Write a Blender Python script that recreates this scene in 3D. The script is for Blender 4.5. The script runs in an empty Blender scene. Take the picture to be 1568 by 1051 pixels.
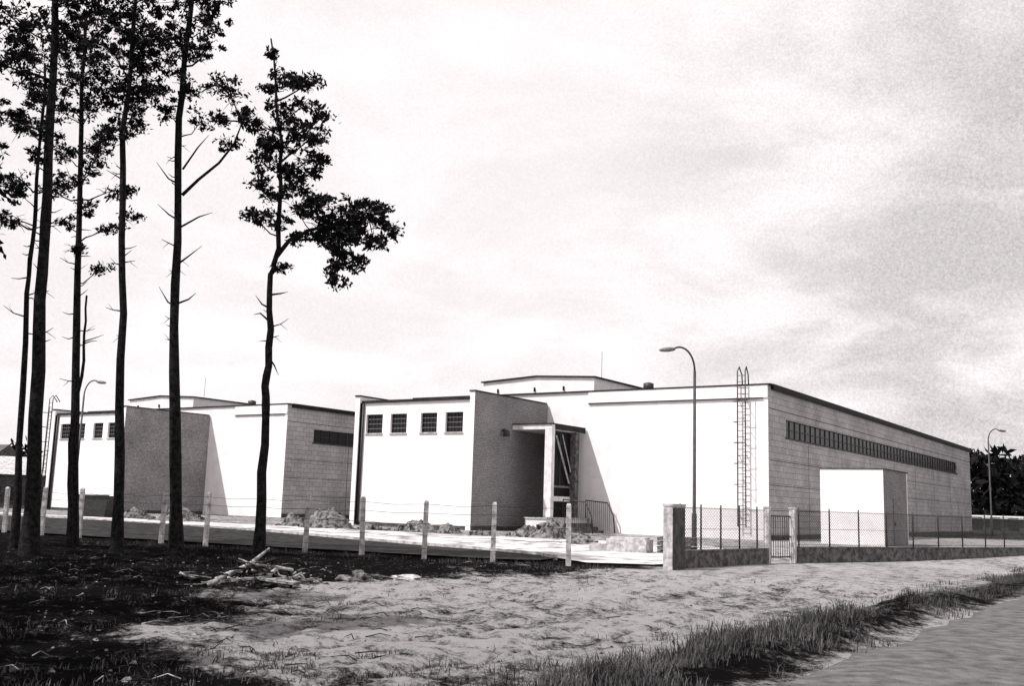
import bpy, math, random
import numpy as np
from mathutils import Matrix, Vector, noise as mn
random.seed(7); rng=np.random.default_rng(7)
scene=bpy.context.scene
scene.view_settings.view_transform='Standard'
try: scene.view_settings.look='None'
except Exception: pass
scene.view_settings.exposure=0

# ------------------------------------------------------------ materials
T=(1.0,0.965,0.975)
def g3(v): return (v*T[0],v*T[1],v*T[2],1)
def new_mat(name):
    m=bpy.data.materials.new(name); m.use_nodes=True
    nt=m.node_tree; b=nt.nodes['Principled BSDF']
    return m,nt,b
def mat(name,c1,c2,scale=5.0,rough=.9,bump=0.0,bscale=None,spec=.1,detail=6,lo=.4,hi=.6):
    m,nt,b=new_mat(name); N=nt.nodes; L=nt.links
    tc=N.new('ShaderNodeTexCoord'); n=N.new('ShaderNodeTexNoise'); n.inputs['Scale'].default_value=scale
    n.inputs['Detail'].default_value=detail; n.inputs['Roughness'].default_value=.65
    L.new(tc.outputs['Object'],n.inputs['Vector'])
    r=N.new('ShaderNodeValToRGB'); r.color_ramp.elements[0].position=lo; r.color_ramp.elements[1].position=hi
    r.color_ramp.elements[0].color=g3(c1); r.color_ramp.elements[1].color=g3(c2)
    L.new(n.outputs['Fac'],r.inputs['Fac']); L.new(r.outputs['Color'],b.inputs['Base Color'])
    b.inputs['Roughness'].default_value=rough; b.inputs['Specular IOR Level'].default_value=spec
    if bump:
        n2=N.new('ShaderNodeTexNoise'); n2.inputs['Scale'].default_value=bscale or scale*4; n2.inputs['Detail'].default_value=5
        L.new(tc.outputs['Object'],n2.inputs['Vector'])
        bp=N.new('ShaderNodeBump'); bp.inputs['Strength'].default_value=bump; bp.inputs['Distance'].default_value=.03
        L.new(n2.outputs['Fac'],bp.inputs['Height']); L.new(bp.outputs['Normal'],b.inputs['Normal'])
    return m
def brick_mat(name,c1,c2,mortar,bw,bh,axis='y',speck=.5,nsc=9):
    m,nt,b=new_mat(name); N=nt.nodes; L=nt.links
    tc=N.new('ShaderNodeTexCoord'); s=N.new('ShaderNodeSeparateXYZ'); c=N.new('ShaderNodeCombineXYZ')
    L.new(tc.outputs['Object'],s.inputs[0]); L.new(s.outputs['Y' if axis=='y' else 'X'],c.inputs[0]); L.new(s.outputs['Z'],c.inputs[1])
    br=N.new('ShaderNodeTexBrick'); br.inputs['Scale'].default_value=1
    br.inputs['Brick Width'].default_value=bw; br.inputs['Row Height'].default_value=bh
    br.inputs['Mortar Size'].default_value=.012; br.inputs['Bias'].default_value=0
    br.inputs['Color1'].default_value=g3(c1); br.inputs['Color2'].default_value=g3(c2); br.inputs['Mortar'].default_value=g3(mortar)
    L.new(c.outputs[0],br.inputs['Vector'])
    n=N.new('ShaderNodeTexNoise'); n.inputs['Scale'].default_value=nsc; n.inputs['Detail'].default_value=8; n.inputs['Roughness'].default_value=.85
    L.new(tc.outputs['Object'],n.inputs['Vector'])
    r=N.new('ShaderNodeMapRange'); r.inputs['From Min'].default_value=.38; r.inputs['From Max'].default_value=.62
    r.inputs['To Min'].default_value=speck; r.inputs['To Max'].default_value=1.4
    L.new(n.outputs['Fac'],r.inputs['Value'])
    n3=N.new('ShaderNodeTexNoise'); n3.inputs['Scale'].default_value=.5; n3.inputs['Detail'].default_value=4
    L.new(tc.outputs['Object'],n3.inputs['Vector'])
    r3=N.new('ShaderNodeMapRange'); r3.inputs['From Min'].default_value=.3; r3.inputs['From Max'].default_value=.7
    r3.inputs['To Min'].default_value=.78; r3.inputs['To Max'].default_value=1.15
    L.new(n3.outputs['Fac'],r3.inputs['Value'])
    mm=N.new('ShaderNodeMath'); mm.operation='MULTIPLY'; L.new(r.outputs[0],mm.inputs[0]); L.new(r3.outputs[0],mm.inputs[1])
    vm=N.new('ShaderNodeVectorMath'); vm.operation='SCALE'; L.new(br.outputs['Color'],vm.inputs[0]); L.new(mm.outputs[0],vm.inputs['Scale'])
    L.new(vm.outputs[0],b.inputs['Base Color']); b.inputs['Roughness'].default_value=.95; b.inputs['Specular IOR Level'].default_value=.1
    return m
M_white=mat('white_render',.74,.86,1.2,bump=.2,bscale=30,lo=.3,hi=.55,detail=9)
M_white2=mat('weathered_white',.6,.8,3,bump=.2,bscale=30,lo=.3,hi=.6)
M_brick=brick_mat('grey_brick',.30,.38,.22,.25,.08,'y',.25,15)
M_block=brick_mat('silicate_block_wall',.42,.52,.20,.6,.3,'y',.4,15)
M_roof=mat('bitumen_roof',.02,.035,3)
M_trim=mat('dark_roof_trim',.012,.022,3,rough=.6)
M_plinth=mat('dark_plinth_and_shade',.05,.10,3,bump=.3)
M_conc=mat('concrete',.3,.6,5,bump=.4,bscale=40)
M_concd=mat('dark_shaded_concrete',.06,.17,5,bump=.5,bscale=30)
M_metal=mat('painted_steel_dark',.025,.05,8,rough=.5,spec=.3)
M_metalg=mat('galvanised_steel',.10,.2,8,rough=.5,spec=.3)
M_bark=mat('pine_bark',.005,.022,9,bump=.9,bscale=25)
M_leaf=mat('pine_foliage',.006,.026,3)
M_grass=mat('dry_grass',.015,.14,1.5,lo=.35,hi=.7)
M_wood=mat('weathered_wood',.08,.45,6,bump=.4)
M_soil=mat('excavated_soil',.03,.24,5,bump=1,bscale=14)
M_far=mat('distant_foliage',.005,.016,.3)
m,nt,b=new_mat('window_glass'); b.inputs['Base Color'].default_value=(.012,.012,.013,1); b.inputs['Roughness'].default_value=.25; b.inputs['Specular IOR Level'].default_value=.25; M_glass=m
m,nt,b=new_mat('door_glass_dark'); b.inputs['Base Color'].default_value=(.008,.008,.009,1); b.inputs['Roughness'].default_value=.5; b.inputs['Specular IOR Level'].default_value=.1; M_door=m

# ------------------------------------------------------------ mesh builder
class MB:
    def __init__(s): s.v=[]; s.f=[]; s.mi=[]; s.mats=[]; s.sm=[]
    def m(s,mat):
        if mat not in s.mats: s.mats.append(mat)
        return s.mats.index(mat)
    def box(s,x0,x1,y0,y1,z0,z1,mat):
        o=len(s.v); i=s.m(mat)
        s.v+=[(x0,y0,z0),(x1,y0,z0),(x1,y1,z0),(x0,y1,z0),(x0,y0,z1),(x1,y0,z1),(x1,y1,z1),(x0,y1,z1)]
        for f in [(0,3,2,1),(4,5,6,7),(0,1,5,4),(1,2,6,5),(2,3,7,6),(3,0,4,7)]:
            s.f.append(tuple(o+k for k in f)); s.mi.append(i); s.sm.append(False)
    def obox(s,c,d,L,W,z0,z1,mat,tilt=0):
        o=len(s.v); i=s.m(mat); n=(-d[1],d[0])
        for z,t in ((z0,0),(z1,0)):
            for a,w in ((0,-W/2),(L,-W/2),(L,W/2),(0,W/2)):
                s.v.append((c[0]+d[0]*a+n[0]*w,c[1]+d[1]*a+n[1]*w,z+tilt*a))
        for f in [(0,3,2,1),(4,5,6,7),(0,1,5,4),(1,2,6,5),(2,3,7,6),(3,0,4,7)]:
            s.f.append(tuple(o+k for k in f)); s.mi.append(i); s.sm.append(False)
    def tube(s,pts,rad,mat,n=6,cap=True):
        pts=[Vector(p) for p in pts]; i=s.m(mat)
        if not hasattr(rad,'__len__'): rad=[rad]*len(pts)
        o=len(s.v)
        for k,p in enumerate(pts):
            t=(pts[min(k+1,len(pts)-1)]-pts[max(k-1,0)])
            if t.length<1e-6: t=Vector((0,0,1))
            t.normalize()
            a=t.cross(Vector((0.13,1,0.07))) if abs(t.y)<.9 else t.cross(Vector((1,0,0)))
            a.normalize(); bb=t.cross(a)
            for j in range(n):
                q=2*math.pi*j/n
                s.v.append(tuple(p+(a*math.cos(q)+bb*math.sin(q))*rad[k]))
        for k in range(len(pts)-1):
            for j in range(n):
                s.f.append((o+k*n+j,o+k*n+(j+1)%n,o+(k+1)*n+(j+1)%n,o+(k+1)*n+j)); s.mi.append(i); s.sm.append(n>4)
        if cap:
            s.f.append(tuple(o+j for j in range(n))[::-1]); s.mi.append(i); s.sm.append(False)
            s.f.append(tuple(o+(len(pts)-1)*n+j for j in range(n))); s.mi.append(i); s.sm.append(False)
    def poly(s,vs,fs,mat,smooth=False):
        o=len(s.v); i=s.m(mat); s.v+=list(vs)
        for f in fs: s.f.append(tuple(o+k for k in f)); s.mi.append(i); s.sm.append(smooth)
    def quads(s,V,mat):
        o=len(s.v); i=s.m(mat); n=len(V)
        s.v+=[tuple(p) for p in V.reshape(-1,3).tolist()]
        s.f+=[(o+4*k,o+4*k+1,o+4*k+2,o+4*k+3) for k in range(n)]; s.mi+=[i]*n; s.sm+=[False]*n
    def obj(s,name,parent=None,loc=None):
        me=bpy.data.meshes.new(name); me.from_pydata(s.v,[],s.f)
        for mm in s.mats: me.materials.append(mm)
        me.polygons.foreach_set('material_index',s.mi); me.polygons.foreach_set('use_smooth',s.sm)
        me.update(); ob=bpy.data.objects.new(name,me); scene.collection.objects.link(ob)
        if parent: ob.parent=parent
        if loc: ob.location=loc
        return ob
def empty(name,loc=(0,0,0),rz=0):
    e=bpy.data.objects.new(name,None); scene.collection.objects.link(e); e.location=loc; e.rotation_euler=(0,0,rz); return e

# ------------------------------------------------------------ terrain
def ss(a,b,x):
    t=np.clip((x-a)/(b-a),0,1); return t*t*(3-2*t)
RD=(.562,.827); P0=(2.65,9.94)
def qroad(x,y): return (x-P0[0])*-.827+(y-P0[1])*.562
def base(x,y): return .3*ss(36,46,y)
def fbm(x,y,s,o=4):
    return mn.fractal(Vector((x*s,y*s,1.7)),.8,2.1,o)
def axis(lo,hi,step,far,grow=1.13):
    a=list(np.arange(lo,hi,step)); d=step; x=hi
    up=[]
    while x<far[1]: up.append(x); d*=grow; x+=d
    up.append(far[1]); d=step; x=lo-step; dn=[]
    while x>far[0]: dn.append(x); d*=grow; x-=d
    dn.append(far[0])
    return np.array(dn[::-1]+a+up)
xs=axis(-11,14,.10,(-900,900)); ys=axis(7.8,30,.10,(-60,1500))
XX,YY=np.meshgrid(xs,ys); H=base(XX,YY)
q=qroad(XX,YY)
tone=np.zeros_like(H); fine=np.zeros_like(H)
fl=YY+.4*XX
near=1-ss(26.5,29.5,fl)
def rut(qq,w): return math.exp(-(qq/w)**2)
for j in range(len(ys)):
    for i in range(len(xs)):
        x=xs[i]; y=ys[j]
        if abs(x)<45 and 0<y<60:
            f1=fbm(x,y,.35,3); f2=fbm(x+31,y,2.0,5)
            qq=q[j,i]
            k=min(1,max(0,(qq+.2)/1.2)) if qq>-7 else 1
            k2=near[j,i]
            H[j,i]+= (f1*.07+f2*.06)*k*(.08+.92*k2)
            H[j,i]+=.10*math.exp(-((qq-.9)/.45)**2)*(1+f1)*k2
            wob=.25*math.sin(y*.35)
            s=(x-P0[0])*RD[0]+(y-P0[1])*RD[1]
            cc=3.2+wob+.012*max(0,s-4)**2
            rr=rut(qq-cc,.15)+rut(qq-cc-1.45,.15)+.6*rut(qq-2.4-.1*math.sin(s),.13)
            H[j,i]-=.07*rr*(k2+.05)*(.6+f1); fine[j,i]=rr
            tone[j,i]=f1*.6+f2*.25
edge=np.interp(YY,[7,8.5,10,12,15,19,22,25,27,28.5],[.3,-1.2,-2.9,-4.8,-4.5,-3.5,-2.2,-.5,1.8,4.2])  # boundary of the tree shade painted into the ground tone
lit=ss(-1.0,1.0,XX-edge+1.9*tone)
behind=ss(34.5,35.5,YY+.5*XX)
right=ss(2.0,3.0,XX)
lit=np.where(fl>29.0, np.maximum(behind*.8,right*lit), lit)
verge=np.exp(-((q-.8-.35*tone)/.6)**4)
sand_lit=lit*(1-.8*verge)  # ground tone: sand, dark litter and verge, plus painted tree shade
sand_lit=sand_lit*(1.0+.38*tone)-.22*fine*(tone>-.3)
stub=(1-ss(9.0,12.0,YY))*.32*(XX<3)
sand_lit=np.clip(sand_lit-stub,0,1.15)+.04
sand_lit=np.where((YY>70)|(abs(XX)>60),.3,sand_lit)
nv=XX.size; V=np.stack([XX.ravel(),YY.ravel(),H.ravel()],1)
nx,ny=len(xs),len(ys)
idx=np.arange(nv).reshape(ny,nx)
F=np.stack([idx[:-1,:-1].ravel(),idx[:-1,1:].ravel(),idx[1:,1:].ravel(),idx[1:,:-1].ravel()],1)
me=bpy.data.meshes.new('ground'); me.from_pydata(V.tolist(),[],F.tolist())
at=me.attributes.new('sand_lit','FLOAT','POINT'); at.data.foreach_set('value',sand_lit.ravel().astype(np.float32))
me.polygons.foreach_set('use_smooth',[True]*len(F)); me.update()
# make sure the sheet faces up
if me.polygons[0].normal.z<0: me.flip_normals()
ground=bpy.data.objects.new('ground',me); scene.collection.objects.link(ground)
def gz(x,y):
    i=int(np.clip(np.searchsorted(xs,x)-1,0,nx-2)); j=int(np.clip(np.searchsorted(ys,y)-1,0,ny-2))
    return float(H[j,i]+H[j,i+1]+H[j+1,i]+H[j+1,i+1])/4
m,nt,b=new_mat('sandy_ground'); N=nt.nodes; L=nt.links
tc=N.new('ShaderNodeTexCoord'); a=N.new('ShaderNodeAttribute'); a.attribute_name='sand_lit'
n1=N.new('ShaderNodeTexNoise'); n1.inputs['Scale'].default_value=2.6; n1.inputs['Detail'].default_value=9; n1.inputs['Roughness'].default_value=.78
n2=N.new('ShaderNodeTexNoise'); n2.inputs['Scale'].default_value=15; n2.inputs['Detail'].default_value=8; n2.inputs['Roughness'].default_value=.95
for n in (n1,n2): L.new(tc.outputs['Object'],n.inputs['Vector'])
ad=N.new('ShaderNodeMath'); ad.operation='ADD'; L.new(n1.outputs['Fac'],ad.inputs[0]); L.new(n2.outputs['Fac'],ad.inputs[1])
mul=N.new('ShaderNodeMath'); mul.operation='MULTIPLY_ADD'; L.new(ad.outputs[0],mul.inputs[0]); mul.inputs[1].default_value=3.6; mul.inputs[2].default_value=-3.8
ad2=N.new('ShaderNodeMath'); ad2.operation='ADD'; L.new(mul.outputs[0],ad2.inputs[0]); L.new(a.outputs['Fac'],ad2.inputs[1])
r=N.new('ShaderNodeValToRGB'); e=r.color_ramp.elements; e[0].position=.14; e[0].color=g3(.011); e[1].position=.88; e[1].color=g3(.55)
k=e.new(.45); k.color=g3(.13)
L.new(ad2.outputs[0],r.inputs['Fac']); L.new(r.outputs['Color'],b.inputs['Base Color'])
bp=N.new('ShaderNodeBump'); bp.inputs['Strength'].default_value=1; bp.inputs['Distance'].default_value=.10; L.new(ad.outputs[0],bp.inputs['Height']); L.new(bp.outputs['Normal'],b.inputs['Normal'])
b.inputs['Roughness'].default_value=1; b.inputs['Specular IOR Level'].default_value=0
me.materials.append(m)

# road
M_asph=mat('dusty_asphalt',.07,.17,4,bump=.9,bscale=45,lo=.35,hi=.65,detail=12)
B=MB(); vs=[];fs=[]
n=300
for i in range(n+1):
    s=-25+ (i/n)**1.6*400
    for w in (0,.5,3,5.8,6.2):
        ww=w+((fbm(s,w,.8,3)*.16+fbm(s,w,3,3)*.06) if w in(0,6.2) else 0)
        px=P0[0]+RD[0]*s+.827*ww; py=P0[1]+RD[1]*s-.562*ww
        vs.append((px,py,float(base(px,py))+ (.012 if w in (0,6.2) else .05)))
for i in range(n):
    for k in range(4):
        o=i*5+k; fs.append((o,o+1,o+6,o+5)[::-1])
B.poly(vs,fs,M_asph,True); ob=B.obj('asphalt_road')
if ob.data.polygons[0].normal.z<0: ob.data.flip_normals()
def sheet(name,poly,mat,off,step=.8):
    import bmesh
    bm=bmesh.new(); vv=[bm.verts.new((p[0],p[1],0)) for p in poly]; bm.faces.new(vv)
    xs_=[p[0] for p in poly]; ys_=[p[1] for p in poly]
    for ax,lo,hi in ((0,min(xs_),max(xs_)),(1,min(ys_),max(ys_))):
        c=lo+step
        while c<hi:
            co=(c,0,0) if ax==0 else (0,c,0); no=(1,0,0) if ax==0 else (0,1,0)
            bmesh.ops.bisect_plane(bm,geom=bm.verts[:]+bm.edges[:]+bm.faces[:],plane_co=co,plane_no=no); c+=step
    for v in bm.verts: v.co.z=float(base(v.co.x,v.co.y))+off
    bmesh.ops.recalc_face_normals(bm,faces=bm.faces)
    me=bpy.data.meshes.new(name); bm.to_mesh(me); bm.free(); me.materials.append(mat)
    ob=bpy.data.objects.new(name,me); scene.collection.objects.link(ob)
    if me.polygons[0].normal.z<0: me.flip_normals()
    return ob
M_lane=mat('dark_lane',.008,.035,3,bump=.5)
M_apron=mat('trampled_pale_yard',.12,.62,.9,bump=1,bscale=12,detail=12,lo=.34,hi=.54)
lane_front=[(-32,44.2),(-20,38.9),(-13,35.6),(-8,33.2),(-4,31.4),(-1,30.0),(.3,29.7),(1.0,29.9)]
lane_back=[(1.5,31.2),(1.1,32.9),(-1,35.6),(-4,38.0),(-9,41.2),(-20,47.0),(-32,53)]
sheet('internal_lane',lane_front+lane_back,M_lane,.062)
back_in=[(x+.13,y+.17) for x,y in lane_back][::-1]
apron=back_in+[(2.3,29.4),(4.2,29.4),(7.5,34),(9.3,37.5),(8,42),(2,42.5),(-3,43.3),(-12,47),(-22,52.5),(-32,58)]
sheet('yard_surface',apron,M_apron,.058)
B=MB()
for (x0,y0),(x1,y1) in zip(lane_back,lane_back[1:]):
    d=Vector((x1-x0,y1-y0)); l=d.length; d.normalize()
    z1=float(base(x1,y1)); z0=float(base(x0,y0))
    B.obox((x0,y0),d,l,.14,z0-.05,z0+.15,M_conc,tilt=(z1-z0)/l)
B.obj('kerb')

# ------------------------------------------------------------ halls
ANG=math.atan2(-.562,.827); C=(12.44,48.95)
def shift(a): return (C[0]-.827*a, C[1]+.562*a, 0)
def make_hall(origin, bx0, bx1, raised, entrance, ladder_x, W=22.0):
    E=empty('factory_hall',origin,ANG)
    D=50.9; Z=7.72; zb=-.4; t=.3
    B=MB(); B.box(-W,-.0,0,t,zb,Z,M_white); B.obj('front_wall',E)
    B=MB(); B.box(bx1+2.6,-.002,-.07,-.002,7.12,Z,M_white); B.box(bx1+2.6,-.25,-.09,-.004,7.07,7.11,M_trim); B.obj('front_fascia_shadow_line',E)  # thin dark strip paints the shadow line under the fascia
    B=MB(); y0,y1,w0,w1=2.5,45.0,5.35,6.25
    B.box(-t,0.004,t+.002,D,zb,w0,M_block); B.box(-t,.004,t+.002,D,w1,Z,M_block)
    B.box(-t,.004,t+.002,y0,w0,w1,M_block); B.box(-t,.004,y1,D,w0,w1,M_block)
    B.box(-.002,.006,.0,t,zb,Z,M_block)
    B.box(.006,.05,0,D,zb,.55,M_plinth)
    B.obj('side_wall',E)
    B=MB(); B.box(-.16,-.13,y0,y1,w0,w1,M_glass)
    y=y0
    k=0
    while y<=y1+.01:
        wdt=.03 if k%4 else .09
        B.box(-.13,-.09,y-wdt/2,y+wdt/2,w0,w1,M_metal); y+=.85; k+=1
    B.box(-.125,-.09,y0,y1,5.76,5.79,M_metal)
    B.box(.006,.06,y0-.1,y1+.1,w0-.07,w0-.003,M_plinth)
    B.obj('ribbon_window',E)
    B=MB()
    for yy in np.arange(6,D,6.0): B.box(.006,.012,yy-.02,yy+.02,.55,5.2,M_plinth)
    for zz in (1.7,2.9,4.1,6.6): B.box(.006,.013,.1,D,zz,zz+.03,M_plinth)
    B.obj('panel_joint',E)
    B=MB(); B.box(-W,-t,D-t,D,zb,Z,M_block); B.box(-W,-W+t,t,D-t,zb,Z,M_block); B.obj('rear_wall',E)
    B=MB(); B.box(-W+t,-t,t,D-t,7.3,7.5,M_roof); B.obj('roof',E)
    B=MB(); B.box(-W-.1,.16,-.10,.35,Z,Z+.07,M_trim); B.box(-.35,.16,.352,D+.1,Z-.18,Z+.09,M_trim); B.box(-W-.1,-W+.35,.352,D+.1,Z,Z+.09,M_trim)
    B.box(-W+.36,-.36,D-.3,D+.1,Z,Z+.09,M_trim); B.obj('roof_edge',E)
    x0,x1=raised; xm=(x0+x1)/2; zr,zp=8.55,8.75
    B=MB(); ya,yb=.36,D-1
    vs=[(x0,ya,7.3),(x1,ya,7.3),(x1,ya,zr),(xm,ya,zp),(x0,ya,zr),(x0,yb,7.3),(x1,yb,7.3),(x1,yb,zr),(xm,yb,zp),(x0,yb,zr)]
    B.poly(vs,[(0,1,2,3,4),(9,8,7,6,5),(1,6,7,2),(5,0,4,9)],M_white)
    B.obj('raised_section',E)
    B=MB()
    for (xa,za),(xb,zb2) in (((x0-.12,zr),(xm,zp)),((xm,zp),(x1+.12,zr))):
        vs=[(xa,ya-.12,za+.004),(xb,ya-.12,zb2+.004),(xb,yb,zb2+.004),(xa,yb,za+.004),(xa,ya-.12,za+.07),(xb,ya-.12,zb2+.07),(xb,yb,zb2+.07),(xa,yb,za+.07)]
        B.poly(vs,[(0,3,2,1),(4,5,6,7),(0,1,5,4),(1,2,6,5),(2,3,7,6),(3,0,4,7)],M_trim)
    B.obj('raised_roof',E)
    B=MB()
    for xx in (x1-1.9,x1-3.8,x1-6.3): B.box(xx-.03,xx+.03,ya-.1,ya-.003,7.9,8.15,M_trim)
    B.tube([(x1-.1,ya+1,8.6),(x1-.1,ya+1,10.1)],.014,M_metal,5); B.obj('aerial',E)
    B=MB(); vx,vy=raised[1]+.95,5.0
    B.tube([(vx,vy,7.4),(vx,vy,8.4)],.22,M_metal,12); B.tube([(vx,vy,8.4),(vx,vy,8.42),(vx,vy,8.72),(vx,vy,8.78)],[.29,.30,.30,.1],M_metal,12); B.obj('roof_vent',E)
    yf=-6.8; zf=7.13; zt=6.73
    B=MB(); B.box(bx1-t,bx1,yf,-.003,zb,zf,M_brick); B.obj('brick_side_wall',E)
    B=MB(); B.box(bx1-t,bx1-.001,yf-.012,yf-.001,zb,zf,M_white); B.obj('side_wall_end',E)
    B=MB(); B.box(bx0,bx0+t,yf-.2,-.003,zb,zf-.05,M_white); B.obj('fin_wall',E)
    fx0,fx1=bx0+t+.002,bx1-t-.002; wy0,wy1=yf+.05,yf+.35; wz0,wz1=5.12,6.12
    rel=[(-19.70,-18.55),(-18.0,-16.9),(-15.97,-14.91),(-14.37,-13.26)]
    wins=[(bx1+12.53+a_,bx1+12.53+b_) for a_,b_ in rel]
    B=MB(); B.box(fx0,fx1,wy0,wy1,zb,wz0,M_white); B.box(fx0,fx1,wy0,wy1,wz1,zt,M_white)
    px=fx0
    for a_,b_ in wins: B.box(px,a_,wy0,wy1,wz0,wz1,M_white); px=b_
    B.box(px,fx1,wy0,wy1,wz0,wz1,M_white); B.obj('front_block_wall',E)
    B=MB()
    for a_,b_ in wins:
        B.box(a_,b_,wy0+.17,wy0+.19,wz0,wz1,M_glass)
        for k in range(6):
            x=a_+(b_-a_)*k/5; B.box(x-.016,x+.016,wy0+.13,wy0+.168,wz0,wz1,M_metal)
        for k in range(5):
            z=wz0+(wz1-wz0)*k/4; B.box(a_,b_,wy0+.125,wy0+.129,z-.016,z+.016,M_metalg)
        B.box(a_-.04,b_+.04,wy0-.06,wy0-.002,wz0-.07,wz0-.01,M_conc)
    B.obj('window_band',E)
    B=MB(); B.box(fx0,fx1,wy0-.1,-.01,zt+.002,zt+.13,M_roof)
    B.box(bx0-.04,bx0+t+.03,yf-.25,-.01,zf-.048,zf+.02,M_trim); B.box(bx1-t-.03,bx1+.05,yf-.06,-.12,zf+.002,zf+.06,M_trim); B.obj('front_block_roof',E)
    B=MB(); B.box(fx0,fx1,wy0-.03,wy0-.002,zb,.48,M_plinth); B.box(bx1+.002,bx1+.03,yf,-.1,zb,.5,M_plinth); B.obj('plinth',E)
    B=MB(); B.tube([(fx0+.12,wy0-.08,.35),(fx0+.12,wy0-.08,6.7)],.06,M_metal,8)
    B.box(fx0+.0,fx0+.03,yf-.15,wy0-.002,.35,6.73,M_trim); B.obj('downpipe',E)
    if ladder_x is not None:
        B=MB(); lx=ladder_x
        y0=-.25 if entrance else -6.9
        top=8.4 if entrance else 7.9
        hw=.2
        for dx in (-hw,hw):
            B.tube([(lx+dx,y0,.9),(lx+dx,y0,top),(lx+dx*.9,y0+.2,top+.25),(lx+dx*.8,y0+.5,top-.1),(lx+dx*.8,y0+.55,7.7)],.034,M_metal,6)
        z=1.0
        while z<top-.1: B.tube([(lx-hw,y0,z),(lx+hw,y0,z)],.016,M_metal,5); z+=.3
        z=2.9
        while z<top-.6:
            B.tube([(lx-hw,y0,z),(lx-.3,y0-.25,z),(lx-.18,y0-.5,z),(lx+.18,y0-.5,z),(lx+.3,y0-.25,z),(lx+hw,y0,z)],.015,M_metal,5); z+=1.0
        for dx,dy in ((.3,-.25),): B.tube([(lx+dx,y0+dy,2.9),(lx+dx,y0+dy,top-.6)],.022,M_metal,5)
        for z in (1.5,4.3,7.0): B.tube([(lx-hw,y0,z),(lx-hw,y0+.3,z)],.02,M_metal,5); B.tube([(lx+hw,y0,z),(lx+hw,y0+.3,z)],.02,M_metal,5)
        B.obj('caged_ladder',E)
    if entrance:
        cx=bx1+2.43; cy=-3.4; ct=5.72
        B=MB(); B.box(bx1+.002,cx+.0,cy,-.075,ct-.25,ct,M_white2); B.box(bx1+.01,cx+.06,cy-.06,-.08,ct+.002,ct+.06,M_roof)
        B.box(cx+.001,cx+.05,cy+.3,-.08,ct-.24,ct-.005,M_trim); B.obj('entrance_canopy',E)  # dark strip colours in the shade on the canopy's right side
        B=MB(); B.box(cx-.42,cx-.002,cy+.01,cy+.3,.3,ct-.252,M_white2); B.box(cx-.36,cx-.01,-1.0,-.62,.3,ct-.252,M_concd); B.obj('canopy_post',E)  # rear post uses darker concrete, its shade put into the colour
        B=MB(); gx=cx-.34
        B.box(gx-.05,gx,cy+.3,-1.0,2.1,ct-.3,M_door); B.box(gx-.05,gx,-.62,-.1,2.1,ct-.3,M_door)
        B.box(gx-.06,gx+.05,cy+.3,-1.0,1.85,2.1,M_white2); B.box(gx-.06,gx+.04,cy+.3,-1.0,2.55,2.65,M_metalg)
        B.box(gx-.05,gx,cy+.3,-1.0,.3,1.85,M_door)
        B.box(gx+.001,gx+.03,-2.05,-2.0,2.6,ct-.3,M_metal)
        B.obj('entrance_glazing',E)
        B=MB(); 
        B.tube([(gx+.12,-2.6,5.2),(gx+.12,-1.25,2.8)],.06,M_conc,4); B.tube([(gx+.12,-2.0,5.3),(gx+.12,-1.1,3.4)],.035,M_conc,4); B.obj('diagonal_bar',E)  # pale diagonal bars in front of the dark glazing
        B=MB(); B.box(cx-.9,cx+.35,cy-.9,-.2,-.3,.95,M_white2); B.box(cx-.95,cx+.40,cy-.95,-.1,.952,1.03,M_conc)
        for k in range(4): B.box(cx+.402+.32*k,cx+.40+.32*(k+1),-2.6,-.3,-.3,.95-.18*(k+1),M_concd)
        B.obj('entrance_steps',E)
        B=MB()
        for y in (-2.65,-.35):
            B.tube([(cx+.3,y,1.0),(cx+.3,y,1.95),(cx+1.6,y,1.85),(cx+1.95,y,1.2),(cx+2.05,y,.3)],.035,M_metal,6)
            for k in range(12): B.tube([(cx+.4+.12*k,y,.4),(cx+.4+.12*k,y,1.88)],.014,M_metal,4)
        B.obj('stair_railing',E)
        B=MB(); B.tube([(bx1+.002,-4.35,5.35),(bx1+.2,-4.35,5.4),(bx1+.28,-4.35,5.3),(bx1+.28,-4.35,5.05)],[.05,.05,.16,.18],M_metal,10); B.obj('wall_lamp',E)
    return E
make_hall((C[0],C[1],0),-20.3,-12.53,(-17.2,-9.83),True,-1.25)
make_hall(shift(32.8),-15.6,-7.7,(-17.5,-10.1),False,-16.1)

E=empty('utility_building',(14.3,47.0,0),ANG)
B=MB(); B.box(0,2.8,0,.15,-.2,3.66,M_white); B.box(0,2.8,4.25,4.4,-.2,3.66,M_white); B.box(0,.15,.15,4.25,-.2,3.66,M_white); B.obj('front_wall',E)
B=MB(); B.box(2.65,2.804,.152,4.248,-.2,3.66,M_brick); B.box(2.802,2.806,0,.15,-.2,3.66,M_brick); B.obj('side_wall',E)
B=MB(); B.box(-.03,2.85,-.03,4.43,3.662,3.72,M_plinth); B.obj('roof',E)
B=MB(); B.box(2.81,2.84,1.6,2.7,.2,2.4,M_metalg); B.box(2.84,2.9,1.65,1.7,1.2,1.35,M_metal); B.obj('door',E)

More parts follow.
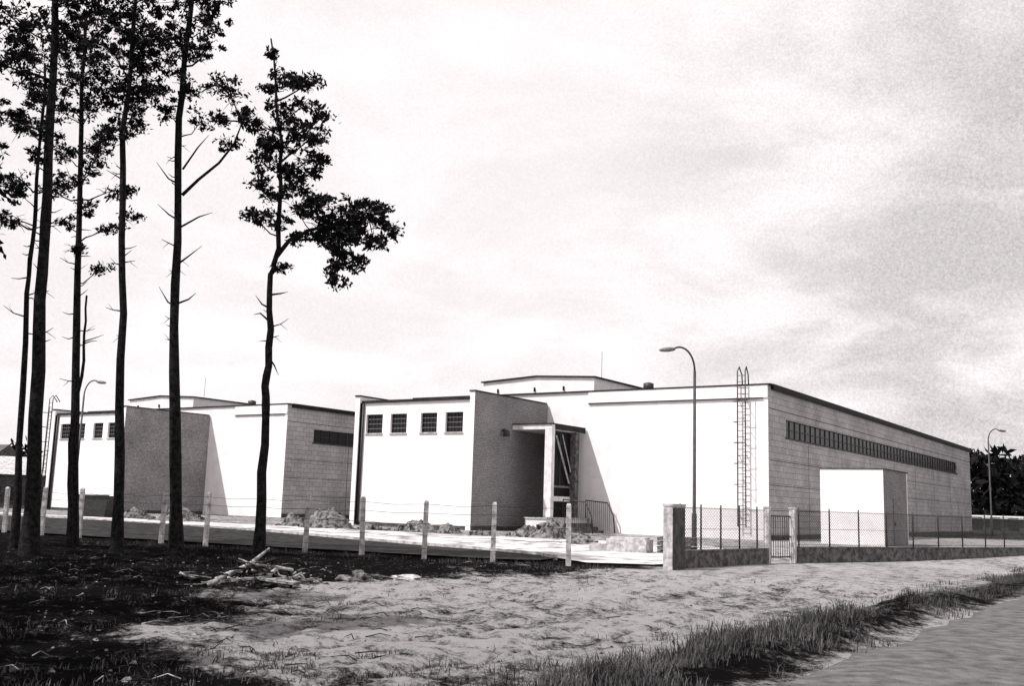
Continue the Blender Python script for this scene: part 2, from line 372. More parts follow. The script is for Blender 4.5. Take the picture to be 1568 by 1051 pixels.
# ------------------------------------------------------------ fences
mY=[(1.72,28.2),(-.35,28.9),(-2.31,29.6),(-4.18,30.3),(-5.98,31),(-7.66,31.9),(-9.5,32.9),(-11.25,33.9),(-13,34.9),(-14.75,35.9),(-16.5,36.9),(-18.3,37.9),(-20.2,38.9),(-22,39.9),(-24,40.9),(-26,41.9)]
E=empty('wire_fence'); B=MB(); tops=[]
for x,y in mY:
    z=gz(x,y); h=1.68+random.uniform(-.03,.06); lx,ly=random.uniform(-.04,.05),random.uniform(-.03,.03)
    w=.07
    vs=[]
    for zz,k,s in ((z-.3,0,1),(z+h-.05,1,.9),(z+h,1,.55)):
        for sx,sy in ((-1,-1),(1,-1),(1,1),(-1,1)): vs.append((x+lx*k+sx*w*s,y+ly*k+sy*w*s,zz))
    B.poly(vs,[(0,1,5,4),(1,2,6,5),(2,3,7,6),(3,0,4,7),(4,5,9,8),(5,6,10,9),(6,7,11,10),(7,4,8,11),(8,9,10,11)],M_conc)
    tops.append((x+lx,y+ly,z,h))
B.obj('fence_post',E)
B=MB()
for a_,b_ in zip(tops,tops[1:]):
    for k in (.3,.65,1.0,1.3,1.55):
        p=Vector((a_[0],a_[1]-.09,a_[2]+k)); q_=Vector((b_[0],b_[1]-.09,b_[2]+k)); mid=(p+q_)/2-Vector((0,0,random.uniform(.02,.06)))
        B.tube([p,mid,q_],.007,M_metal,3,False)
B.obj('wire_strand',E)

def mesh_fence(name,pts,post_step,wall_z,top):
    E=empty(name); W_=MB(); P=MB(); S=MB()
    for (x0,y0),(x1,y1) in zip(pts,pts[1:]):
        d=Vector((x1-x0,y1-y0)); l=d.length; d.normalize()
        W_.obox((x0,y0),d,l,.25,-.3,wall_z,M_concd); W_.obox((x0,y0),d,l,.3,wall_z+.002,wall_z+.04,M_concd)
        s=.15
        while s<l:
            P.tube([(x0+d.x*s,y0+d.y*s,wall_z),(x0+d.x*s,y0+d.y*s,top+.08)],.026,M_metal,6); s+=post_step
        for zz in (wall_z+.1,(wall_z+top)/2,top-.03):
            P.tube([(x0,y0,zz),(x1,y1,zz)],.008,M_metal,3)
        hh=top-wall_z-.08; s=-hh
        while s<l:
            for sg in (1,-1):
                a0=s; za,zb_=(wall_z+.05,top) if sg==1 else (top,wall_z+.05)
                t0=max(0,(0-a0)/hh); t1=min(1,(l-a0)/hh)
                if t1<=t0: continue
                p=(x0+d.x*(a0+hh*t0),y0+d.y*(a0+hh*t0),za+(zb_-za)*t0); q_=(x0+d.x*(a0+hh*t1),y0+d.y*(a0+hh*t1),za+(zb_-za)*t1)
                S.tube([p,q_],.0055,M_metal,3,False)
            s+=.10
    W_.obj('low_wall',E); P.obj('post',E); S.obj('wire_mesh',E); return E
mesh_fence('chain_link_fence',[(4.75,28.75),(8.25,33.0)],1.2,.45,1.70)
mesh_fence('chain_link_fence',[(9.6,34.3),(19.9,41.5),(34,51.4)],1.6,.48,1.72)
E=empty('gate_pillar',(4.25,28.0,0),ANG); B=MB(); B.box(0,.27,0,.82,-.3,1.70,M_conc); B.obj('pillar_body',E)
B=MB(); B.box(-.02,.29,-.02,.84,1.702,1.76,M_conc); B.box(.272,.28,.03,.80,.0,1.66,M_plinth); B.obj('pillar_cap_shade_panel',E)  # cap, plus dark panel that paints shade on the right side
for x,y in ((8.35,33.1),(9.45,34.1)):
    E=empty('gate_post',(x,y,0),ANG); B=MB(); B.box(-.09,.09,-.09,.09,-.2,1.75,M_conc); B.obj('post_body',E)
    B=MB(); B.box(-.11,.11,-.11,.11,1.752,1.8,M_conc); B.obj('post_cap',E)
E=empty('metal_gate'); B=MB()
for k in range(9):
    t=k/8; x=8.5+.8*t; y=33.2+.8*t; B.tube([(x,y,.15),(x,y,1.5)],.012,M_metal,4)
for z in (.2,.85,1.5): B.tube([(8.45,33.17,z),(9.35,34.05,z)],.022,M_metal,5)
B.obj('gate_leaf',E)

# ------------------------------------------------------------ lamps
def lamp(x,y,dirx,diry,Ht=8.3):
    z0=float(base(x,y)); E=empty('street_lamp',(x,y,z0)); B=MB()
    B.tube([(0,0,-.2),(0,0,1.3),(0,0,1.35),(0,0,Ht-1.2)],[.10,.10,.07,.055],M_metal,10)
    pts=[]; R=.62
    for k in range(11):
        a_=k/10*math.radians(112); pts.append((dirx*R*(1-math.cos(a_)),diry*R*(1-math.cos(a_)),Ht-1.2+ R*1.55*math.sin(a_)))
    B.tube(pts,.04,M_metal,8); B.obj('pole',E)
    ex,ey,ez=pts[-1]; B=MB(); P=[];R_=[]
    for s,r_ in ((-.05,.05),(.05,.08),(.2,.10),(.4,.09),(.55,.06),(.6,.02)):
        P.append((ex+dirx*s,ey+diry*s,ez-.10*s-.02)); R_.append(r_)
    B.tube(P,R_,M_metalg,10); B.obj('lamp_head',E)
lamp(7.45,41,-1,0,8.25)
lamp(-26.2,62.5,.97,-.2,8.3)
lamp(37.6,80,1,0,8.6)

# ------------------------------------------------------------ trees
def leafcloud(B,clumps,mat,dens=1.0,lf=.085,sub_r=.22,per=30):
    allq=[]
    for (x,y,z,r) in clumps:
        ns=max(3,int(40*r*r*dens+4))
        for _ in range(ns):
            d=rng.normal(size=3); d/=np.linalg.norm(d); rr=r*(rng.random()**.45)*1.08
            c=np.array([x,y,z])+d*rr*np.array([1.2,1.1,.78])
            sr=sub_r*(.35+1.0*rng.random()); n=int(per*(.35+1.2*rng.random()))
            dd=rng.normal(size=(n,3)); dd/=np.linalg.norm(dd,axis=1)[:,None]
            p=c+dd*(rng.random((n,1))**.6)*sr*np.array([1.2,1.2,.8])
            u=dd+.9*rng.normal(size=(n,3)); u/=np.linalg.norm(u,axis=1)[:,None]
            w=np.cross(u,rng.normal(size=(n,3))); w/=np.linalg.norm(w,axis=1)[:,None]
            s=lf*(.4+rng.random((n,1)))
            u=u*s; w=w*s*.5
            allq.append(np.stack([p-u,p+w*.9,p+u,p-w*.9],1))
    B.quads(np.concatenate(allq),mat)
def interp(pts,z):
    for a_,b_ in zip(pts,pts[1:]):
        if a_[2]<=z<=b_[2]:
            t=(z-a_[2])/(b_[2]-a_[2]+1e-9); return Vector(a_).lerp(Vector(b_),t)
    return Vector(pts[-1])
def wobble(pts,n=5,amp=.04):
    out=[]
    for a_,b_ in zip(pts,pts[1:]):
        for k in range(n):
            p=Vector(a_).lerp(Vector(b_),k/n)
            p.x+=random.uniform(-amp,amp); p.y+=random.uniform(-amp,amp); out.append(tuple(p))
    out.append(tuple(pts[-1])); return out
def pine(trunk,r0,r1,clumps,dead=(),forks=(),dens=1.0,lf=.07,per=38,sub_r=.22,ndead=8,dz=(4,9)):
    B=MB(); tp=wobble(trunk); zs=[p[2] for p in tp]
    tp[0]=trunk[0]
    rad=[(r0+(r1-r0)*((p[2]-zs[0])/(zs[-1]-zs[0]))**.8)*(1.25 if i==0 else random.uniform(.93,1.07)) for i,p in enumerate(tp)]
    B.tube([(tp[0][0],tp[0][1],-.3)]+tp,[rad[0]*1.3]+rad,M_bark,9)
    for (x,y,z,r) in clumps:
        e_=Vector((x,y,z))
        za=max(zs[0]+2,min(z-random.uniform(.1,.5)-.2*abs(x-interp(tp,z).x),zs[-1]-.3)); s=interp(tp,za)
        for f in forks:
            for p_ in f[0][1:]:
                if (Vector(p_)-e_).length<(s-e_).length: s=Vector(p_)
        mid=s.lerp(e_,.5)+Vector((random.uniform(-.12,.12),random.uniform(-.1,.1),-.08+random.uniform(-.12,.12)))
        ln=(e_-s).length; k=min(1,max(.35,ln/1.6))
        B.tube([s,s.lerp(mid,.5)+Vector((0,0,random.uniform(-.1,.06))),mid,mid.lerp(e_,.55)+Vector((0,0,random.uniform(-.02,.1))),e_],[.046*k,.038*k,.03*k,.02*k,.01],M_bark,5)
        for _ in range(int(6+9*r)):
            d=Vector((random.gauss(0,1),random.gauss(0,1),random.gauss(.2,.7))).normalized()*r*random.uniform(.6,1.15)
            st=mid.lerp(e_,random.uniform(.3,1)); B.tube([st,st+d*.5+Vector((0,0,.05)),st+d],[.013,.010,.005],M_bark,4,False)
    for f in forks: B.tube([Vector(p) for p in f[0]],f[1],M_bark,6)
    for _ in range(ndead):
        z=random.uniform(*dz); s=interp(tp,z); a_=random.choice((-1,1)); l=random.uniform(.15,.75)
        e_=s+Vector((a_*l*random.uniform(.6,1),random.uniform(-.4,.4),random.uniform(-.15,.55)*l))
        m_=s.lerp(e_,.55)+Vector((0,0,random.uniform(-.08,.03)))
        B.tube([s,m_,e_],[.024,.015,.006],M_bark,4,False)
        if random.random()<.5: B.tube([m_,m_+Vector((a_*.2,.1,random.choice((-.15,.2))))],[.012,.004],M_bark,3,False)
    for dd in dead: B.tube([Vector(p) for p in dd],[.035]+[.024]*(len(dd)-2)+[.006],M_bark,5,False)
    if clumps: leafcloud(B,clumps,M_leaf,dens,lf,sub_r,per)
    return B.obj('pine_tree')
def cl(Y,lst,sp=.7,rs=1.0): return [(x,Y+random.uniform(-sp,sp),z,r*rs) for x,z,r in lst]
Y=29.0
cs=[(-4.95,9.75,.55),(-4.45,9.95,.5),(-3.95,9.85,.45),(-3.75,9.35,.35),(-5.4,9.95,.5),(-5.05,9.25,.5),(-5.15,8.7,.4),(-4.55,9.1,.42),(-5.2,8.15,.28),(-5.1,7.75,.16),(-4.6,8.5,.33),(-6.2,9.9,.42),(-5.8,9.65,.4),(-5.6,9.2,.32),(-4.1,9.0,.25),(-4.9,8.5,.25),
    (-7.05,9.6,.38),(-7.65,9.7,.28),(-6.95,10.3,.35),(-6.6,10.8,.35),(-6.55,11.35,.5),(-7.3,11.2,.42),(-6.1,11.6,.42),(-5.95,12.1,.42),(-6.5,12.4,.5),(-7.4,12.1,.4),(-7.0,11.8,.38),(-7.2,13.1,.42),(-6.3,13.1,.33),(-6.95,13.8,.36),(-7.6,13.8,.22),(-6.2,13.9,.25),(-7.8,12.6,.33),(-6.75,8.3,.22),(-7.5,10.5,.25),(-7.5,14.8,.10),(-6.7,14.2,.2),(-6.5,9.2,.25),(-7.7,11.7,.25),(-5.8,12.8,.25)]
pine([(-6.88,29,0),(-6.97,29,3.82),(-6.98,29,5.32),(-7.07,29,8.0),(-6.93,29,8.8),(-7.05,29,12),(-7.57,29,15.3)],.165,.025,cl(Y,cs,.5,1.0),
  forks=[([(-6.98,29,8.5),(-6.6,29,9.05),(-6.0,28.9,9.35),(-5.2,28.8,9.5),(-4.3,28.8,9.8)],[.08,.065,.05,.035,.015])],
  dead=[[(-7.03,29,7),(-7.25,28.9,7.1),(-7.45,28.9,7.35)],[(-7.0,29,5.6),(-6.8,29,5.35),(-6.65,29,5.05)],[(-7,29,6.6),(-7.3,29,6.85),(-7.5,29,6.8)],[(-7.05,29,7.4),(-6.75,29,7.45),(-6.55,29,7.5)]],
  ndead=4,dz=(5,8.2),lf=.085,per=34,dens=1.0)
Y=29.3
cs=[(-10.2,16.6,.9),(-9.6,15.9,.6),(-10.8,15.6,.6),(-9.2,15.0,.45),(-9.4,14.1,.35),(-8.6,13.4,.5),(-8.25,12.75,.42),(-10.7,14.3,.45),(-9.9,13.6,.4),(-8.8,12.2,.3),(-9.5,12.7,.35),(-10.2,17.9,1.1),(-9.2,17.1,.7),(-10.8,13.1,.3),(-9.7,14.9,.45),(-10.3,15.0,.4),(-9.1,13.0,.3)]
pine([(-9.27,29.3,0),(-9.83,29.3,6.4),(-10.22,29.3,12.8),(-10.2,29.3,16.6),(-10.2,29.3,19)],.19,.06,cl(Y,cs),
  forks=[([(-9.95,29.3,10.4),(-9.5,29.3,10.9),(-8.9,29.2,11.4),(-8.5,29.2,12.0),(-8.3,29.2,12.7)],[.06,.05,.042,.035,.02])],
  dead=[[(-9.9,29.3,8.3),(-9.6,29.2,8.5),(-9.2,29.2,8.85)],[(-9.8,29.3,7.0),(-10.1,29.3,7.15),(-10.4,29.3,7.6)],[(-9.85,29.3,7.1),(-9.5,29.3,7.25),(-9.3,29.3,7.45)],[(-9.95,29.3,9.4),(-9.4,29.3,9.75),(-9.0,29.3,9.9)],[(-9.95,29.3,9.6),(-10.3,29.3,9.8),(-10.65,29.3,10.1)],[(-10,29.3,10.7),(-10.4,29.3,10.9),(-10.8,29.3,11.4)],[(-10,29.3,11.2),(-9.6,29.3,11.9),(-9.3,29.3,12.3)]],
  ndead=18,dz=(5.5,13.5),dens=.68)
Y=28.4
cs=[(-11.9,14.2,1.0),(-11.3,13.3,.75),(-12.2,13.2,.6),(-11.5,15.2,1.0),(-11.6,12.5,.5),(-10.9,14.5,.6),(-11.3,16.4,.9),(-12.2,15.7,.8),(-11.1,9.5,.2),(-11.3,10.3,.2),(-11.8,11.8,.3),(-10.9,13.1,.35)]
pine([(-10.6,28.4,0),(-11.06,28.4,6.6),(-11.5,28.4,12),(-11.5,28.4,17)],.155,.05,cl(Y,cs),ndead=15,dz=(6,12),dens=1.2)
Y=31
cs=[(-14.0,14.5,.8),(-14.6,13.6,.55),(-13.4,13.5,.45),(-13.6,12.6,.5),(-14.5,12.2,.45),(-13.2,11.6,.4),(-13.9,11.2,.42),(-14.7,11,.35),(-13.4,10.4,.35),(-12.8,9.8,.3),(-13.6,9.0,.28),(-13.0,8.6,.22),(-14.2,10,.3),(-13.9,15.6,.9),(-12.7,11,.3),(-12.9,12.6,.35)]
pine([(-12.9,31,0),(-13.4,31,6.6),(-14.05,31,14.7),(-14.1,31,17)],.155,.05,cl(Y,cs),ndead=16,dz=(5,12),dens=.7)
pine([(-12.75,30.4,0),(-13.0,30.4,3),(-12.9,30.5,5.5),(-13.0,30.5,7.5)],.09,.03,[],ndead=5,dz=(4,7))
Y=25.8
cs=[(-12.5,14.0,.85),(-13.6,14.0,.8),(-13.2,12.3,.5),(-12.0,14.6,.65),(-13.6,11.3,.45),(-11.7,13.6,.45),(-12.8,10.9,.28),(-12.9,15.5,1.0),(-11.8,15.6,.9),(-12.9,13.1,.5),(-11.7,12.2,.28),(-14.0,12.8,.6)]
pine([(-11.8,25.8,0),(-12.14,25.8,5.74),(-12.3,25.8,9.2),(-12.6,25.8,14.7),(-12.6,25.8,17)],.21,.07,cl(Y,cs),ndead=14,dz=(5,11),dens=.95)
Y=28.4
cs=[(-13.9,13,.7),(-14.6,12.3,.65),(-14.8,10.6,.5),(-13.6,11.8,.42),(-14.9,9.4,.45),(-13.5,10.5,.28),(-14.2,9.9,.3),(-14.5,14.2,.9),(-14.3,11.4,.35)]
pine([(-13.4,28.4,0),(-13.8,28.4,7.1),(-13.8,28.4,9.6),(-14,28.4,14)],.11,.035,cl(Y,cs),ndead=12,dz=(5,11),dens=.7)
for (x,y) in [(-10.5,3.5),(-12.5,6.5),(-11.5,10),(-14,12),(-14.2,16),(-16,18),(-15.5,21.5),(-17.5,24),(-17,28),(-18.5,31)]:
    h=random.uniform(13,17); cs=[]
    for k in range(12):
        z=h*random.uniform(.52,1.02); rr=2.3*(1-((z/h-.7)/.45)**2)*.8; a_=random.uniform(0,6.28)
        cs.append((x+rr*math.cos(a_)*random.random(),y+rr*math.sin(a_)*random.random(),z,random.uniform(.5,.95)))
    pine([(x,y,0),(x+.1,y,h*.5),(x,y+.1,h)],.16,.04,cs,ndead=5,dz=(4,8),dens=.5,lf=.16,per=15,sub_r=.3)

# ------------------------------------------------------------ distant forest
B=MB(); qs=[]
def farclump(x,y,h,n,sz=1):
    t=rng.random(n); z=h*(.08+.92*t); w=h*.26*(1.05-t)**.5
    p=np.stack([x+rng.normal(size=n)*w,y+rng.normal(size=n)*w,z],1)
    u=rng.normal(size=(n,3))*.55*sz; v=rng.normal(size=(n,3))*.4*sz
    qs.append(np.stack([p-u,p-v,p+u,p+v],1))
for k in range(330):
    farclump(-330+k*2.0+random.uniform(-1,1),random.uniform(185,215),random.uniform(8,12.5),70)
for k in range(130):
    farclump(70+k*1.5+random.uniform(-1,1),random.uniform(150,165),random.uniform(10,13.5),300,.75)
B.quads(np.concatenate(qs),M_far)
B.obj('distant_forest')

def low_house(name,x,y,w,d,h,rh,rz,roofm,wallm=None):
    E=empty(name,(x,y,.2),rz); B=MB(); B.box(-w/2,w/2,-d/2,d/2,-.3,h,wallm or M_conc); B.obj('walls',E)
    B=MB(); e_=.3; vs=[(-w/2-e_,-d/2-e_,h+.01),(w/2+e_,-d/2-e_,h+.01),(w/2+e_,d/2+e_,h+.01),(-w/2-e_,d/2+e_,h+.01),(-w/2-e_,0,h+rh),(w/2+e_,0,h+rh)]
    B.poly(vs,[(0,1,5,4),(2,3,4,5),(1,2,5),(3,0,4),(3,2,1,0)],roofm); B.obj('roof',E)
    B=MB()
    k=-w/2+1
    while k<w/2-1: B.box(k,k+.9,-d/2-.03,-d/2-.004,.5,1.6,M_glass); k+=1.6
    B.obj('window',E)
low_house('storage_shed',-46,88,14,7,2.6,1.6,math.radians(20),M_conc,M_plinth)
low_house('storage_shed',-60,110,16,8,3,3.0,math.radians(-20),M_concd)
low_house('storage_shed',47,98,12,5,1.5,.3,math.radians(-8),M_conc,M_plinth)
E=empty('rubbish_skip',(-21.3,54,.3),math.radians(-15)); B=MB()
vs=[(-.7,-.5,0),(.7,-.5,0),(.7,.5,0),(-.7,.5,0),(-1.0,-.6,1.1),(1.0,-.6,1.1),(1.0,.6,1.1),(-1.0,.6,1.1)]
B.poly(vs,[(0,3,2,1),(0,1,5,4),(1,2,6,5),(2,3,7,6),(3,0,4,7),(4,5,6,7)],M_metal); B.tube([(-1,-.62,1.1),(1,-.62,1.1)],.05,M_metal,6); B.obj('skip_body',E)

# ------------------------------------------------------------ mounds, blocks, debris
def mound(x,y,w,h,seed):
    vs=[];fs=[];nr,na=12,34; z0=float(base(x,y))
    for i in range(nr+1):
        r=i/nr
        for j in range(na):
            a_=2*math.pi*j/na; px=x+math.cos(a_)*r*w; py=y+math.sin(a_)*r*w*.7
            n_=mn.fractal(Vector((px*2.2+seed,py*2.2,0)),.8,2,4)
            vs.append((px,py,z0-.1+(h+.1)*math.cos(r*math.pi/2)**1.1*(1+.3*n_)+.05*n_))
    for i in range(nr):
        for j in range(na):
            fs.append((i*na+j,(i+1)*na+j,(i+1)*na+(j+1)%na,i*na+(j+1)%na))
    B=MB(); B.poly(vs,fs,M_soil)
    for _ in range(26):
        a_=random.uniform(0,6.28); r=random.random()**.5*w*1.15; px=x+math.cos(a_)*r; py=y+math.sin(a_)*r*.7; s=random.uniform(.03,.09); z=z0+max(0,h*math.cos(min(1,r/w)*1.57))*.95
        B.obox((px,py),(math.cos(a_),math.sin(a_)),s*1.4,s,z-.05,z+s,M_soil)
    B.obj('soil_mound')
for a_ in ((-7.9,45.5,1.4,.85,1),(1.9,43.5,1.1,.8,2),(.9,44.3,.8,.45,8),(-4.0,46.2,1.2,.4,3),(-15.5,49,1.4,.6,4),(-2.6,45.5,.6,.35,6),(-9.5,46.5,.9,.5,9),(3.0,40.5,.8,.35,12),(-18.5,51.5,1.2,.5,14),(-1.0,43.2,.7,.25,15),(-5.9,44.8,.6,.25,17)): mound(*a_)
E=empty('concrete_block_stack',(3.6,37.2,.02),ANG+.15); B=MB()
B.box(0,1.5,0,.8,-.1,.5,M_conc); B.box(.1,1.4,.1,.7,.502,.56,M_conc); B.box(-.7,-.05,.1,.6,-.1,.3,M_conc); B.obj('block',E)
E=empty('timber_pallet_stack',(5.4,37.0,.02),ANG+.2); B=MB()
for k in range(4):
    z=.0+.16*k
    for y in (0,.5,1.0): B.box(0,1.2,y,y+.1,z,z+.1,M_concd)
    for x in np.arange(0,1.2,.22): B.box(x,x+.12,0,1.1,z+.102,z+.13,M_concd)
B.obj('pallet',E)
def lump(B,x,y,z,sx,sy,sz,mat,seed):
    vs=[];fs=[];nr,na=8,12
    for i in range(nr+1):
        th=math.pi*i/nr
        for j in range(na):
            a_=2*math.pi*j/na; d=Vector((math.sin(th)*math.cos(a_),math.sin(th)*math.sin(a_),math.cos(th)))
            k=1+.6*mn.noise(d*1.8+Vector((seed,0,0)))+.3*mn.noise(d*4.5+Vector((seed,3,0)))
            vs.append((x+d.x*sx*k,y+d.y*sy*k,z+d.z*sz*k))
    for i in range(nr):
        for j in range(na): fs.append((i*na+j,(i+1)*na+j,(i+1)*na+(j+1)%na,i*na+(j+1)%na))
    B.poly(vs,fs,mat)
E=empty('brushwood_pile'); B=MB(); cx,cy=-4.5,19.2; z0=gz(cx,cy)+.03
random.seed(11)
for k in range(64):
    a_=random.uniform(0,6.28); l=random.uniform(.25,1.0)
    x=cx+random.gauss(0,.5); y=cy+random.gauss(0,.3); hc=.34*math.exp(-((x-cx)/.8)**2); z=z0+random.uniform(.02,.06+hc); r_=random.uniform(.008,.034); sl=random.uniform(-.25,.3)
    pts=[]
    for t in range(6):
        pts.append((x+math.cos(a_)*l*(t/5-.5)+random.uniform(-.04,.04),y+math.sin(a_)*l*(t/5-.5)+random.uniform(-.06,.06),max(z0+.01,z+sl*(t/5-.5)+random.uniform(-.04,.04))))
    B.tube(pts,[r_,r_*1.1,r_,r_*.85,r_*.7,r_*.3],M_wood if k%2==0 else M_bark,6)
    if k%2==0: B.tube([pts[2],Vector(pts[2])+Vector((random.uniform(-.2,.2),random.uniform(-.2,.2),random.uniform(.1,.25)))],[r_*.6,.004],M_bark,5)
B.tube([(cx-.8,cy-.5,z0),(cx-.55,cy-.4,z0+.16),(cx-.2,cy,z0+.36),(cx+.1,cy+.2,z0+.66)],[.05,.055,.045,.02],M_wood,7)
B.obj('branch',E); B=MB()
B.obox((cx-.6,cy-.45),(.96,.28),.9,.16,z0+.06,z0+.10,M_wood,tilt=.1)
B.obox((cx+.1,cy-.3),(.9,-.43),.8,.24,z0+.12,z0+.16,M_wood,tilt=-.05)
B.obox((cx+.35,cy-.5),(.6,.8),.55,.12,z0+.12,z0+.16,M_wood,tilt=.05)
B.obox((cx+.5,cy-.1),(.98,-.2),.6,.14,z0+.05,z0+.09,M_wood,tilt=.15)
B.obj('plank',E); B=MB()
for k in range(12): lump(B,cx+random.uniform(-.9,1.5),cy+random.uniform(-.4,.5),z0+.01,random.uniform(.08,.22),random.uniform(.08,.18),random.uniform(.04,.12),M_soil,k)
B.obj('clod',E)
B=MB(); lump(B,-2.06,21.6,gz(-2.06,21.6)+.03,.34,.2,.06,M_conc,3); B.obj('concrete_rubble')
B=MB(); lump(B,-2.8,20.6,gz(-2.8,20.6)+.05,.24,.15,.16,M_soil,9); lump(B,-3.1,20.2,gz(-3.1,20.2)+.02,.15,.1,.08,M_soil,5); B.obj('earth_clod')  # two lumps of soil lying on the ground
M_clod=mat('sandy_clod',.02,.28,9,bump=.6)
B=MB()
for k in range(1300):
    y=random.uniform(8.5,27); x=random.uniform(-.45*y,.42*y)
    if qroad(x,y)<1.2: continue
    s=random.uniform(.008,.03)*(1 if random.random()<.94 else 1.9)
    vs=[(x-s,y-s*.7,0),(x+s,y-s*.8,0),(x+s*.8,y+s,0),(x-s*.8,y+s*.7,0),(x-s*.4,y,s*.7),(x+s*.4,y+.2*s,s*.8)]
    z=gz(x,y)-.005; vs=[(a_,b_,c_+z) for a_,b_,c_ in vs]
    B.poly(vs,[(0,1,5,4),(1,2,5),(2,3,4,5),(3,0,4)],M_clod)
B.obj('soil_clods')
B=MB()
for k in range(260):
    y=random.uniform(9,28); x=random.uniform(-.5*y,-1.0 if y<24 else 1)
    a_=random.uniform(0,3.14); l=random.uniform(.1,.4); z=gz(x,y)+.02
    B.tube([(x,y,z),(x+math.cos(a_)*l*.5,y+math.sin(a_)*l*.5,z+random.uniform(0,.05)),(x+math.cos(a_+.3)*l,y+math.sin(a_+.3)*l,z)],[.007,.006,.003],M_wood if k%4==0 else M_bark,4,False)
B.obj('fallen_twigs')

# ------------------------------------------------------------ grass
tr=[]
def tuft(x,y,h,n,spread):
    z=gz(x,y)-.01
    for _ in range(n):
        bx=x+random.gauss(0,spread); by=y+random.gauss(0,spread); a_=random.uniform(0,6.28); hh=h*random.uniform(.4,1.3); le=hh*random.uniform(.2,1.0); w=random.uniform(.003,.007)
        dx,dy=math.cos(a_),math.sin(a_); px,py=-dy*w,dx*w
        mx,my,mz=bx+dx*le*.35,by+dy*le*.35,z+hh*.65
        tr.append(((bx-px,by-py,z),(bx+px,by+py,z),(mx+px*.7,my+py*.7,mz)))
        tr.append(((bx-px,by-py,z),(mx+px*.7,my+py*.7,mz),(mx-px*.7,my-py*.7,mz)))
        tr.append(((mx-px*.7,my-py*.7,mz),(mx+px*.7,my+py*.7,mz),(bx+dx*le,by+dy*le,z+hh)))
random.seed(5)
for _ in range(3400):
    s=-2+32*random.random()**1.3; qq=random.gauss(1.0,.5)
    if qq<.0: continue
    x=P0[0]+RD[0]*s-.827*qq; y=P0[1]+RD[1]*s+.562*qq
    f=fbm(x,y,.7,3)
    if f<.03-.28*(s<4): continue
    tuft(x,y,random.uniform(.04,.13)*(1+1.3*max(0,f))*(1.2 if s<6 else .8),random.randint(6,14),.06)
for _ in range(4600):
    y=8.3+20*random.random()**1.3; x=random.uniform(-.52*y,.25*y)
    if qroad(x,y)<1.3: continue
    dens=.9 if x<-4.6 or y<11.0 else .14
    if random.random()>dens or fbm(x+7,y,.6,3)<-.05: continue
    tuft(x,y,random.uniform(.02,.09),random.randint(4,9),.06)
for _ in range(500):
    x=random.uniform(-14,3); y=28-.4*x+random.gauss(0,.6)
    tuft(x,y,random.uniform(.04,.16),random.randint(5,10),.08)
me=bpy.data.meshes.new('grass'); A=np.array(tr).reshape(-1,3); me.from_pydata(A.tolist(),[],np.arange(len(A)).reshape(-1,3).tolist())
me.materials.append(M_grass); me.update(); ob=bpy.data.objects.new('grass',me); scene.collection.objects.link(ob)

# ------------------------------------------------------------ light
to_sun=Vector((-.651,-.283,1)).normalized()
sd=bpy.data.lights.new('sun','SUN'); sd.energy=5; sd.angle=math.radians(.5); sd.color=(1,.97,.95)
so=bpy.data.objects.new('sun',sd); scene.collection.objects.link(so); so.rotation_euler=to_sun.to_track_quat('Z','Y').to_euler(); so.location=(-30,-10,50)
elev=math.asin(to_sun.z); rot=math.atan2(to_sun.x,to_sun.y)
w=bpy.data.worlds.new('World'); scene.world=w; w.use_nodes=True; nt=w.node_tree; N=nt.nodes; L=nt.links
bg=N['Background']; bg.inputs['Strength'].default_value=.1
sky=N.new('ShaderNodeTexSky'); sky.sky_type='NISHITA'; sky.sun_disc=False; sky.sun_elevation=elev; sky.sun_rotation=rot; sky.dust_density=3
bw=N.new('ShaderNodeRGBToBW'); L.new(sky.outputs[0],bw.inputs[0])
tc=N.new('ShaderNodeTexCoord'); sp=N.new('ShaderNodeSeparateXYZ'); L.new(tc.outputs['Generated'],sp.inputs[0])
def M(op,a_,b_=None,c_=None):
    n=N.new('ShaderNodeMath'); n.operation=op
    for i,v in enumerate((a_,b_,c_)):
        if v is None: continue
        if isinstance(v,(int,float)): n.inputs[i].default_value=v
        else: L.new(v,n.inputs[i])
    return n.outputs[0]
zc=M('MAXIMUM',sp.outputs['Z'],0.0); zd=M('ADD',zc,.24)
cb=N.new('ShaderNodeCombineXYZ'); L.new(M('DIVIDE',sp.outputs['X'],zd),cb.inputs[0]); L.new(M('DIVIDE',sp.outputs['Y'],zd),cb.inputs[1])
def NZ(vec,scale,det,ro,dist=0):
    n=N.new('ShaderNodeTexNoise'); n.inputs['Scale'].default_value=scale; n.inputs['Detail'].default_value=det; n.inputs['Roughness'].default_value=ro; n.inputs['Distortion'].default_value=dist; L.new(vec,n.inputs['Vector']); return n.outputs['Fac']
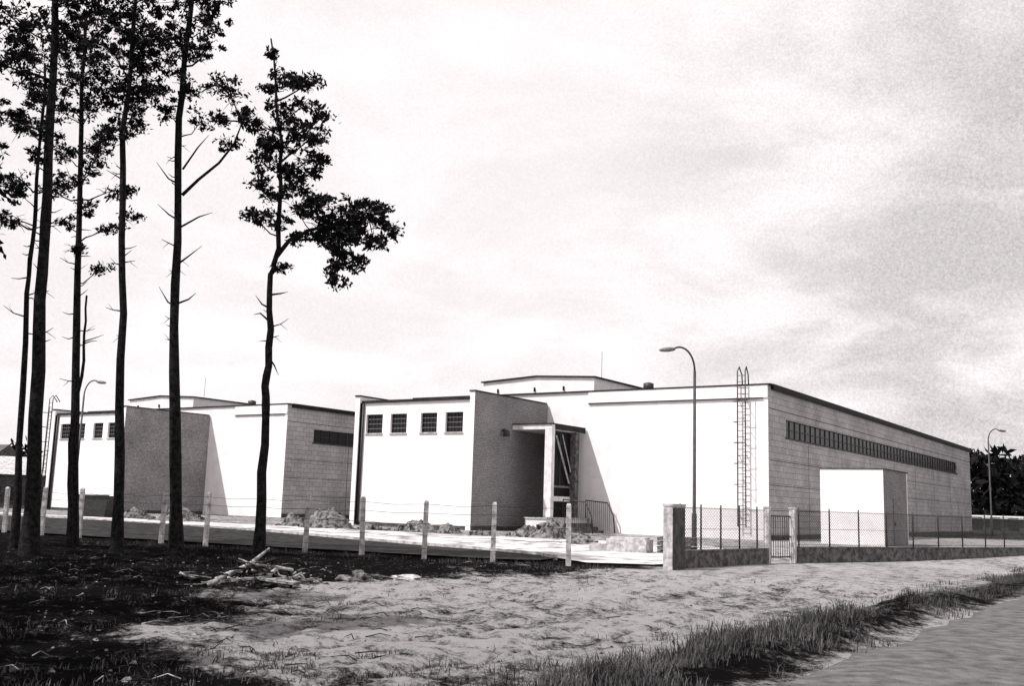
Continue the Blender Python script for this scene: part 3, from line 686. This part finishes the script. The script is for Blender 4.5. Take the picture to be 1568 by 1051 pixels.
c1=NZ(cb.outputs[0],1.7,7,.58,.35); c2=NZ(tc.outputs['Generated'],400,2,.95)
mr=N.new('ShaderNodeMapRange'); mr.interpolation_type='SMOOTHSTEP'; mr.inputs['From Min'].default_value=0.0; mr.inputs['From Max'].default_value=.42; L.new(sp.outputs['X'],mr.inputs['Value'])
cm=N.new('ShaderNodeMapRange'); cm.interpolation_type='SMOOTHSTEP'; cm.inputs['From Min'].default_value=.36; cm.inputs['From Max'].default_value=.62; L.new(c1,cm.inputs['Value'])
dark=M('MULTIPLY',cm.outputs[0],M('MULTIPLY_ADD',mr.outputs[0],2.6,1.6))
dark=M('ADD',dark,M('MULTIPLY',mr.outputs[0],.7))
val=M('SUBTRACT',12.1,dark)
val=M('ADD',val,M('MULTIPLY',M('SUBTRACT',c2,.5),M('MULTIPLY_ADD',mr.outputs[0],5.0,3.0)))
val=M('ADD',M('MULTIPLY',val,.88),M('MULTIPLY',bw.outputs[0],.12))
cc=N.new('ShaderNodeCombineColor'); L.new(val,cc.inputs[0]); L.new(M('MULTIPLY',val,.94),cc.inputs[1]); L.new(M('MULTIPLY',val,.954),cc.inputs[2])
L.new(cc.outputs[0],bg.inputs['Color'])

# ------------------------------------------------------------ camera
p=math.radians(9.03); r_=math.radians(1.8)
X=Vector((1,0,0)); U=Vector((0,-math.sin(p),math.cos(p))); Fw=Vector((0,math.cos(p),math.sin(p)))
cx_=X*math.cos(r_)+U*math.sin(r_); cy_=-X*math.sin(r_)+U*math.cos(r_); cz_=-Fw
mtx=Matrix(((cx_.x,cy_.x,cz_.x,0),(cx_.y,cy_.y,cz_.y,0),(cx_.z,cy_.z,cz_.z,1.6),(0,0,0,1)))
cd=bpy.data.cameras.new('camera'); co=bpy.data.objects.new('camera',cd); scene.collection.objects.link(co); co.matrix_world=mtx
cd.sensor_width=36; cd.lens=35.82; cd.clip_end=4000; cd.clip_start=.05; scene.camera=co
print('faces',sum(len(o.data.polygons) for o in bpy.data.objects if o.type=='MESH'))
